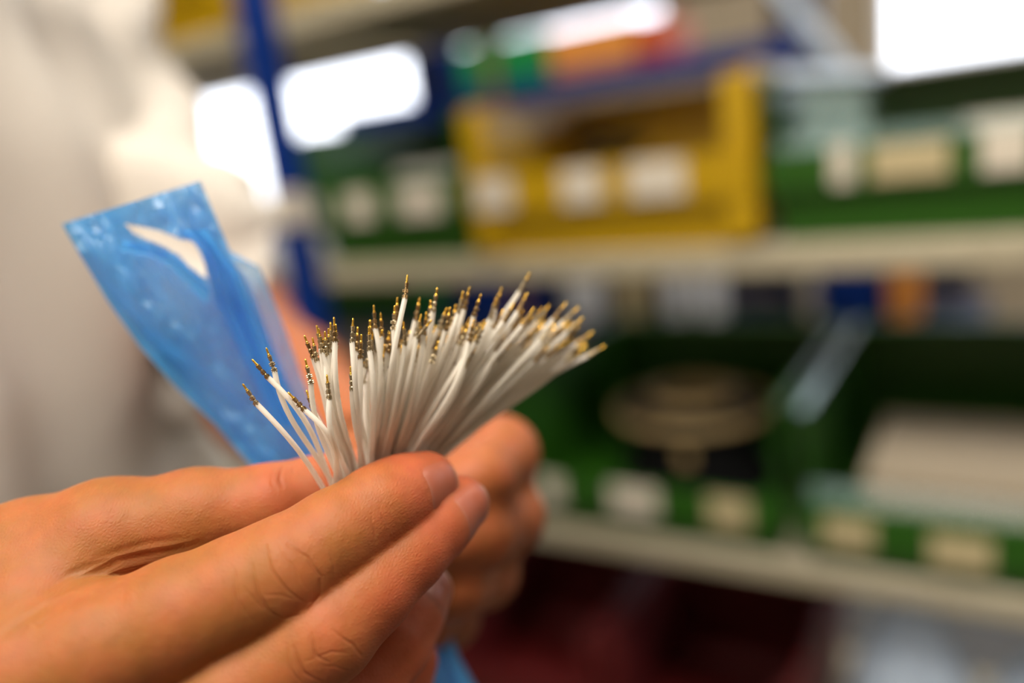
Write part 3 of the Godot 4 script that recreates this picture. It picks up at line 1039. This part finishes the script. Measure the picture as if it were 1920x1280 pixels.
func person() -> void:
	var foot := CV(-0.345, -0.1, -0.47)
	foot.y = 0.0
	var t := thing("person", "person in a white coat with short loose sleeves, both hands raised", "person", foot)
	var back := Transform3D(Basis(), -foot)
	hand = near_hand()
	hand_ids = hand.all()
	var big := Vector3(50, 50, 50)
	var m1 := hand.net(0.0009, P(0, 640, 0.16) - Vector3(0.16, 0.16, 0.16), P(0, 640, 0.16) + Vector3(0.25, 0.16, 0.25))
	skin_colors(m1, true)
	var inv := cam_t.affine_inverse()
	m1.uv.resize(m1.v.size())
	for i in m1.v.size():
		var q := inv * m1.v[i]
		m1.uv[i] = Vector2((q.x - TX0) / TW, (TY0 - q.y) / TH)
	M.hand_skin.heightmap_enabled = true
	M.hand_skin.heightmap_scale = 0.085
	M.hand_skin.heightmap_texture = hand_relief()
	M.hand_skin.texture_repeat = false
	var fh := far_hand()
	var m2 := fh.net(0.0022, -big, big)
	skin_colors(m2, false)
	# neck and head, above the frame
	var hd := Body.new()
	var up := Vector3.UP
	var nb := foot + up * 1.5
	var fwd := (cam_t.basis.x * Vector3(1, 0, 1)).normalized()
	var sd := fwd.cross(up).normalized()
	hd.bone(0, nb - up * 0.05, nb + up * 0.09 + fwd * 0.015, 0.06, 0.055, 0.03)
	hd.bone(0, nb + up * 0.2, nb + up * 0.22 - fwd * 0.02, 0.082, 0.09, 0.03)
	hd.bone(0, nb + up * 0.13 + fwd * 0.05, nb + up * 0.2 + fwd * 0.045, 0.042, 0.06, 0.03)
	hd.bone(0, nb + up * 0.15 + fwd * 0.115, nb + up * 0.19 + fwd * 0.105, 0.012, 0.008, 0.012)
	for s in [-1.0, 1.0]:
		hd.bone(0, nb + up * 0.16 + sd * s * 0.084, nb + up * 0.19 + sd * s * 0.09 - fwd * 0.008, 0.009, 0.013, 0.008)
	var m3 := hd.net(0.006, -big, big)
	skin_colors(m3, false)
	grow(m2, m3)
	var body := ArrayMesh.new()
	m1.surface(body, M.hand_skin)
	m2.surface(body, M.skin)
	shared("body", body, t, back)
	var host := t
	var before := t.get_child_count()
	fingernail(hand, 1, IDX[7], IDX[8], 0.3, 0.0069, 0.0115, 0.0072, host)
	fingernail(hand, 2, MID[5], MID[6], 0.4, 0.0064, 0.0112, 0.0068, host)
	fingernail(hand, 3, RNG[3], RNG[4], 0.5, 0.0062, 0.010, 0.006, host)
	for i in range(before, t.get_child_count()): t.get_child(i).transform = back
	var hr := Body.new()
	hr.bone(0, nb + up * 0.22 - fwd * 0.03, nb + up * 0.25 - fwd * 0.01, 0.092, 0.09, 0.03)
	hr.bone(0, nb + up * 0.14 - fwd * 0.06, nb + up * 0.22 - fwd * 0.04, 0.05, 0.085, 0.03)
	var m4 := hr.net(0.008, -big, big)
	shared("hair", m4.mesh(M.hair), t, back)
	coat(t, foot, fwd, sd, back)

func coat(t: Node3D, foot: Vector3, fwd: Vector3, sd: Vector3, back: Transform3D) -> void:
	var mb := MB.new()
	var up := Vector3.UP
	# trunk of the coat
	var rings := []
	var prof := [[0.62, 0.19, 0.23], [0.75, 0.18, 0.215], [0.9, 0.165, 0.2], [1.02, 0.15, 0.19], [1.12, 0.145, 0.188], [1.22, 0.148, 0.195], [1.32, 0.148, 0.205], [1.4, 0.135, 0.205], [1.46, 0.11, 0.17], [1.5, 0.08, 0.1], [1.53, 0.065, 0.07]]
	var steps := 90
	for i in steps + 1:
		var y: float = lerpf(0.62, 1.53, i / float(steps))
		var k := 0
		while k < prof.size() - 2 and prof[k + 1][0] < y: k += 1
		var u: float = smoothstep(0.0, 1.0, (y - prof[k][0]) / (prof[k + 1][0] - prof[k][0]))
		var ra: float = lerpf(prof[k][1], prof[k + 1][1], u)
		var rb: float = lerpf(prof[k][2], prof[k + 1][2], u)
		var ring := []
		for j in 120:
			var a := TAU * j / 120.0
			var fold := 0.011 * sin(a * 9.0 + 1.5 * sin(y * 7.0)) + 0.004 * sin(a * 17.0 + y * 9.0) + 0.004 * sin(y * 26.0 + a * 3.0)
			fold *= smoothstep(1.5, 1.35, y)
			ring.append(foot + up * y + fwd * cos(a) * (ra + fold) + sd * sin(a) * (rb + fold))
		rings.append(ring)
	mb.loft(rings, true, -1.0)
	fix(mb, func(p): return Vector3(p.x - foot.x, 0, p.z - foot.z))
	# sleeves: [axis points with radius]
	var far_sl := [[P(40, -190, 0.70), 0.085], [P(110, 150, 0.63), 0.085], [P(200, 400, 0.545), 0.085], [P(320, 535, 0.51), 0.077], [P(414, 580, 0.52), 0.073]]
	var near_sl := [[foot + up * 1.40 - sd * -0.0 + (cam_t.basis.z * Vector3(1, 0, 1)).normalized() * 0.17, 0.085], [CV(-0.42, 0.02, -0.33), 0.075], [CV(-0.385, -0.1, -0.285), 0.066], [CV(-0.35, -0.125, -0.262), 0.06]]
	for sl in [far_sl, near_sl]:
		sleeve(mb, sl)
	shared("coat", mb.mesh(M.coat_cloth), t, back)
	for s in [-1.0, 1.0]:
		var b := MB.new()
		var c: Vector3 = sd * s * 0.09
		b.tube([c + up * 0.05, c + up * 0.25, c + up * 0.48, c + up * 0.8], [0.07, 0.075, 0.085, 0.1], 20)
		part("trouser_leg", b, M.trousers, t)
		b = MB.new()
		b.tube([c - fwd * 0.07 + up * 0.04, c + up * 0.045, c + fwd * 0.1 + up * 0.04, c + fwd * 0.17 + up * 0.03], [0.036, 0.045, 0.042, 0.024], 16)
		part("shoe", b, M.shoe, t)

func fix(mb: MB, outward: Callable) -> void:
	# make the normals point away from the axis, then rewind
	for i in mb.v.size():
		if mb.n[i].dot(outward.call(mb.v[i])) < 0.0: mb.n[i] = -mb.n[i]
	var k := PackedInt32Array(mb.idx)
	mb.idx.clear()
	for i in range(0, k.size(), 3): mb.tri_i(k[i], k[i + 1], k[i + 2])

func sleeve(out: MB, sl: Array) -> void:
	var cv := Curve3D.new()
	for q in sl: cv.add_point(q[0])
	for i in sl.size():
		var tn: Vector3 = (sl[mini(i + 1, sl.size() - 1)][0] - sl[maxi(i - 1, 0)][0]) * 0.17
		cv.set_point_in(i, -tn)
		cv.set_point_out(i, tn)
	var L := cv.get_baked_length()
	var S := 46
	for inner in [0, 1]:
		var mb := MB.new()
		var rings := []
		var axis := []
		var side := Vector3.ZERO
		for i in S + 1:
			var u := i / float(S)
			if inner == 1: u = 1.0 - 0.35 * i / float(S)
			var p := cv.sample_baked(u * L, true)
			var tn := (cv.sample_baked(minf(u * L + 0.01, L), true) - cv.sample_baked(maxf(u * L - 0.01, 0.0), true)).normalized()
			if side == Vector3.ZERO: side = tn.cross(Vector3(0.2, 0.9, 0.4)).normalized()
			side = (side - tn * side.dot(tn)).normalized()
			var upv := tn.cross(side)
			var q := u * (sl.size() - 1)
			var k := mini(int(q), sl.size() - 2)
			var r: float = lerpf(sl[k][1], sl[k + 1][1], q - k)
			var ring := []
			for j in 80:
				var a := TAU * j / 80.0
				var fold := 0.008 * sin(a * 3.0 + u * 16.0) + 0.006 * sin(a * 7.0 + 4.0 * sin(u * 6.0)) + 0.003 * sin(u * 34.0 + 2.0 * sin(a * 2.0))
				# turned-up hem
				var hem := 0.0022 * (smoothstep(0.86, 0.868, u) - 0.0)
				var rr: float = r + fold + hem - 0.0025 * inner
				ring.append(p + (side * cos(a) + upv * sin(a)) * rr)
			rings.append(ring)
			axis.append(p)
		mb.loft(rings, true, 1.0)
		for i in mb.v.size():
			var o: Vector3 = mb.v[i] - axis[i / 80]
			if inner == 1: o = -o
			if mb.n[i].dot(o) < 0.0: mb.n[i] = -mb.n[i]
		var k3 := PackedInt32Array(mb.idx)
		mb.idx.clear()
		for i in range(0, k3.size(), 3): mb.tri_i(k3[i], k3[i + 1], k3[i + 2])
		grow(out, mb)

# ---------------------------------------------------------------- blue bag
func poly(pts: Array, v: float) -> Vector2:
	# point at share v of the way along a polyline (by point index)
	var q := v * (pts.size() - 1)
	var k := mini(int(q), pts.size() - 2)
	var a := Vector2(pts[k][0], pts[k][1])
	var b := Vector2(pts[k + 1][0], pts[k + 1][1])
	return a.lerp(b, q - k)

func film(mb: MB, left: Array, right: Array, depth: Callable, hole: PackedVector2Array, U := 110, V := 150) -> void:
	var ids := PackedInt32Array()
	var s := mb.v.size()
	var pix := PackedVector2Array()
	var pos := []
	for i in V + 1:
		var v := i / float(V)
		var a := poly(left, v)
		var b := poly(right, v)
		for j in U + 1:
			var u := j / float(U)
			var q := a.lerp(b, u)
			pix.append(q)
			pos.append(P(q.x, q.y, depth.call(u, v)))
	for i in V + 1:
		for j in U + 1:
			var k := i * (U + 1) + j
			var dx: Vector3 = pos[i * (U + 1) + mini(j + 1, U)] - pos[i * (U + 1) + maxi(j - 1, 0)]
			var dy: Vector3 = pos[mini(i + 1, V) * (U + 1) + j] - pos[maxi(i - 1, 0) * (U + 1) + j]
			var nn := dx.cross(dy).normalized()
			if nn.dot(cam_t.basis.z) < 0.0: nn = -nn
			mb.v.append(pos[k]); mb.n.append(nn)
	for i in V:
		for j in U:
			var k := i * (U + 1) + j
			var m := (pix[k] + pix[k + U + 2]) * 0.5
			if hole.size() and Geometry2D.is_point_in_polygon(m, hole): continue
			mb.tri_i(s + k, s + k + 1, s + k + U + 2)
			mb.tri_i(s + k, s + k + U + 2, s + k + U + 1)

func bag() -> void:
	var at := P(860, 1290, 0.235)
	var t := thing("plastic_bag", "crumpled blue translucent plastic bag with a handle slot gripped in the fist", "bag", at)
	var left := [[116, 420], [150, 478], [200, 562], [262, 650], [332, 728], [398, 790], [440, 838], [486, 890], [560, 960], [660, 1010], [760, 1040]]
	var rightf := [[376, 338], [402, 400], [428, 462], [446, 510], [474, 570], [505, 640], [540, 715], [575, 790], [620, 880], [700, 950], [800, 1000]]
	var rightb := [[372, 346], [400, 404], [430, 470], [486, 500], [512, 560], [540, 630], [566, 705], [596, 780], [640, 870], [715, 940], [805, 1000]]
	var hole := PackedVector2Array()
	for q in [[232, 418], [262, 424], [300, 432], [338, 448], [362, 452], [374, 470], [384, 496], [389, 522], [376, 516], [356, 500], [334, 478], [306, 462], [276, 450], [248, 436]]: hole.append(Vector2(q[0], q[1]))
	var nz := FastNoiseLite.new()
	nz.seed = 3
	nz.frequency = 1.0
	nz.fractal_octaves = 3
	var base := func(v): return lerpf(0.187, 0.205, smoothstep(0.0, 0.65, v)) + 0.03 * smoothstep(0.68, 1.0, v)
	var front := func(u, v):
		var taper: float = 1.0 - 0.5 * v
		var w := 0.0018 * sin(u * 9.0 + v * 3.0) + 0.0022 * absf(sin(u * 5.0 - v * 7.0 + 0.6)) + 0.0012 * sin(u * 23.0 - v * 9.0 + 2.0 * sin(v * 6.0)) + 0.003 * nz.get_noise_2d(u * 2.2, v * 3.0) + 0.002 * nz.get_noise_2d(u * 6.0 + 9.0, v * 9.0)
		return base.call(v) - 0.002 * sin(PI * u) + w * taper
	var behind := func(u, v):
		var w := 0.002 * sin(u * 7.0 - v * 5.0 + 1.0) + 0.0018 * absf(sin(u * 6.0 + v * 8.0)) + 0.003 * nz.get_noise_2d(u * 2.4 + 30.0, v * 3.2)
		return base.call(v) + 0.004 * sin(PI * u) + 0.0012 + w
	var b := MB.new()
	film(b, left, rightf, front, hole)
	shared("film", b.mesh(M.blue_film), t, Transform3D(Basis(), -at))
	b = MB.new()
	film(b, left, rightb, behind, hole)
	shared("film", b.mesh(M.blue_film), t, Transform3D(Basis(), -at))
	# gathered folds beside the slot
	b = MB.new()
	film(b, [[330, 432], [352, 446], [378, 470], [390, 505], [398, 545], [412, 580], [440, 640], [480, 720], [520, 800]], [[392, 430], [412, 455], [432, 488], [462, 520], [478, 556], [492, 596], [512, 650], [540, 730], [570, 800]], func(u, v): return base.call(v * 0.45 + 0.15) - 0.0035 + 0.0022 * sin(u * 12.0 + v * 3.0), PackedVector2Array(), 40, 60)
	shared("fold", b.mesh(M.blue_film), t, Transform3D(Basis(), -at))
	b = MB.new()
	film(b, [[230, 452], [285, 458], [330, 482], [366, 512], [394, 540]], [[226, 474], [276, 480], [318, 500], [350, 530], [386, 570]], func(u, v): return base.call(0.16) - 0.0032 + 0.0016 * sin(u * 5.0), PackedVector2Array(), 16, 40)
	shared("fold", b.mesh(M.blue_film), t, Transform3D(Basis(), -at))
	# lower end below the fist
	for k in 2:
		b = MB.new()
		film(b, [[790, 1130], [785, 1190], [770, 1240], [745, 1320], [720, 1420]], [[840, 1130], [846, 1190], [862, 1235], [905, 1310], [950, 1420]], func(u, v): return 0.236 + 0.006 * k + 0.003 * sin(u * 11.0 + k * 2.0) - 0.006 * v, PackedVector2Array(), 40, 60)
		shared("film", b.mesh(M.blue_film), t, Transform3D(Basis(), -at))

# ---------------------------------------------------------------- wires
func barrel_mesh(m: Material) -> ArrayMesh:
	# along +y from the insulation end; millimetre-scale crimp contact
	var b := MB.new()
	var k := 0.001
	b.lathe([[0.0, 0.0], [0.504 * k, 0.0], [0.538 * k, 0.25 * k], [0.521 * k, 0.85 * k], [0.353 * k, 1.0 * k], [0.302 * k, 1.25 * k], [0.437 * k, 1.35 * k], [0.420 * k, 2.05 * k], [0.286 * k, 2.2 * k], [0.269 * k, 2.35 * k], [0.386 * k, 2.45 * k], [0.403 * k, 3.1 * k], [0.470 * k, 3.15 * k], [0.470 * k, 3.35 * k], [0.252 * k, 3.45 * k], [0.0, 3.46 * k]], 7)
	# crimp wings
	for y in [0.3, 0.65, 1.5, 1.85]:
		b.box(Vector3(0.42 * k, y * k, 0.28 * k), Vector3(0.4 * k, 0.22 * k, 0.3 * k), 0.00005)
		b.box(Vector3(-0.42 * k, y * k, 0.25 * k), Vector3(0.34 * k, 0.2 * k, 0.3 * k), 0.00005)
	return b.mesh(m)

func pin_mesh(m: Material) -> ArrayMesh:
	var b := MB.new()
	var k := 0.001
	b.lathe([[0.0, 3.3 * k], [0.286 * k, 3.3 * k], [0.286 * k, 3.7 * k], [0.210 * k, 3.8 * k], [0.210 * k, 4.7 * k], [0.168 * k, 4.95 * k], [0.084 * k, 5.05 * k], [0.0, 5.07 * k]], 9)
	return b.mesh(m)

func tip_depth(x: float) -> float:
	return 0.154 + 0.016 * smoothstep(560.0, 980.0, x) + 0.018 * smoothstep(880.0, 1160.0, x)

func wires() -> void:
	var barrels := [barrel_mesh(M.crimp_tin), barrel_mesh(M.crimp_bronze)]
	var pin := pin_mesh(M.pin_gold)
	# [tip x, tip y, foot of the contact x, y] in an enlargement of the bundle
	var seen := [[90, 620, 160, 720], [135, 500, 240, 620], [205, 445, 250, 570], [310, 660, 375, 730], [395, 500, 420, 605], [400, 650, 440, 765], [390, 385, 435, 495], [450, 335, 470, 440], [470, 460, 490, 570], [500, 575, 510, 670], [535, 295, 540, 420], [518, 320, 520, 440], [490, 365, 500, 490], [430, 395, 450, 500], [545, 330, 540, 460], [460, 350, 478, 450], [508, 350, 512, 470], [480, 400, 494, 500], [628, 300, 622, 430], [650, 345, 645, 470], [668, 380, 662, 495], [615, 535, 622, 630], [728, 235, 735, 340], [710, 310, 712, 440], [762, 275, 768, 400], [705, 340, 708, 455], [843, 200, 838, 310], [893, 90, 880, 215], [830, 240, 825, 350], [872, 315, 880, 430], [850, 330, 845, 430], [952, 200, 930, 320], [1005, 215, 1000, 320], [1038, 155, 1015, 280], [960, 280, 935, 390], [1012, 310, 940, 395], [985, 270, 975, 370], [1085, 250, 1045, 350], [1100, 250, 1080, 350], [1128, 235, 1110, 340], [1165, 170, 1140, 280], [1195, 150, 1165, 270], [1140, 380, 1105, 470], [1250, 185, 1215, 290], [1218, 305, 1190, 420], [1350, 155, 1310, 280], [1325, 200, 1290, 320], [1490, 80, 1430, 190], [1475, 180, 1430, 270], [1275, 320, 1230, 410], [1310, 280, 1265, 370], [1360, 260, 1310, 350], [1415, 225, 1360, 320], [1460, 260, 1400, 340], [1500, 290, 1430, 370], [1550, 250, 1480, 330], [1585, 235, 1520, 320], [1610, 330, 1540, 410], [1640, 260, 1570, 340], [1665, 225, 1600, 310], [1725, 250, 1640, 330], [1700, 320, 1620, 390], [1745, 300, 1670, 370], [1735, 325, 1650, 400], [1795, 370, 1700, 440], [1745, 460, 1680, 510], [1855, 435, 1760, 490], [1620, 360, 1550, 440], [1510, 250, 1450, 340], [1430, 300, 1370, 390]]
	var list := []
	for q in seen:
		var k := 740.0 / 1920.0
		list.append([420 + q[0] * k, 480 + q[1] * k, 420 + q[2] * k, 480 + q[3] * k, 0.0])
	# the rest of the thick bundle, towards the far side
	for i in 150:
		var u := pow(rng.randf(), 0.62)
		var x := lerpf(640, 1100, u)
		var top := lerpf(600, 575, u) + 90.0 * pow(absf(u - 0.55), 2.0)
		var y := top + rng.randf_range(6.0, 62.0)
		var lean := lerpf(0.02, 0.95, u) + rng.randf_range(-0.14, 0.14)
		list.append([x, y, x - sin(lean) * 46.0, y + cos(lean) * 46.0, rng.randf_range(0.002, 0.012)])
	for i in list.size():
		var q: Array = list[i]
		var d: float = tip_depth(q[0]) + q[4] + (rng.randf_range(-0.0025, 0.004) if q[0] > 560 else 0.0)
		var tip := P(q[0], q[1], d)
		var dirn := (tip - P(q[2], q[3], d + rng.randf_range(-0.0008, 0.0014))).normalized()
		var foot := tip - dirn * 0.00507
		# where the wire leaves the pinch
		var ang := rad_to_deg(atan2(q[0] - 655.0, 965.0 - q[1]))
		var s := clampf((ang + 42.0) / 98.0, 0.0, 1.0)
		var bx := lerpf(618, 800, pow(s, 1.25)) + rng.randf_range(-9, 9)
		var cy := lerpf(930, 885, clampf((bx - 612) / 88.0, 0, 1)) if bx < 700 else lerpf(885, 855, (bx - 700) / 100.0)
		var bd: float = lerpf(0.1685, 0.1815, clampf((bx - 618) / 185.0, 0, 1)) + rng.randf_range(-0.0012, 0.0022) + q[4] * 0.2
		var root := P(bx, cy + 26, bd)
		var aim := (foot - root).normalized()
		var tail := root - aim * 0.0075 - cam_t.basis.y * 0.0055
		if i == 0:
			root = P(624, 945, 0.1675)
			tail = P(648, 1000, 0.170)
		var L := (foot - root).length()
		var out := (root - tail).normalized().lerp((foot - root).normalized(), 0.8).normalized()
		var c1 := root + out * L * 0.42 + cam_t.basis.x * rng.randf_range(-0.0018, 0.0018)
		var c2 := foot - dirn * L * 0.36 + cam_t.basis.x * rng.randf_range(-0.0026, 0.0026)
		var pts := [tail, tail.lerp(root, 0.5)]
		for k in 17:
			pts.append(root.bezier_interpolate(c1, c2, foot + dirn * 0.0003, k / 16.0))
		var rad := []
		for k in pts.size(): rad.append(0.00053)
		var label := "thin white wire with a gold-tipped crimp pin in the dense fan above the fingertips"
		var group := "white wires in the dense fan above the fingertips"
		if i == 0:
			label = "lone curved white wire hanging away from the fan over the blue bag"
			group = ""
		elif i == 27:
			label = "white wire standing tallest out of the upright middle of the fan"
			group = ""
		elif i == 47:
			label = "white wire with a bright gold pin rising above the dense side of the fan"
			group = ""
		elif i == 66:
			label = "lowest outlying white wire on the dense side of the fan"
			group = ""
		elif q[0] < 562:
			label = "white wire leaning out before the blue bag with a dark crimp pin"
			group = "white wires leaning out before the blue bag"
		elif q[0] < 640:
			label = "white wire in the tight upright cluster of pins beside the blue bag"
			group = "white wires in the tight cluster beside the bag"
		var w := thing("crimped_wire", label, "wire", tail, group)
		var mb := MB.new()
		mb.tube(pts, rad, 9)
		shared("insulation", mb.mesh(M.wire_white), w, Transform3D(Basis(), -tail))
		var sx := dirn.cross(cam_t.basis.z).normalized().rotated(dirn, rng.randf_range(-1.2, 1.2))
		var bas := Basis(sx, dirn, sx.cross(dirn))
		var tf := Transform3D(bas, foot - tail)
		var cb := shared("crimp_barrel", barrels[0 if rng.randf() < 0.55 else 1], w, tf)
		shared("pin", pin, cb)
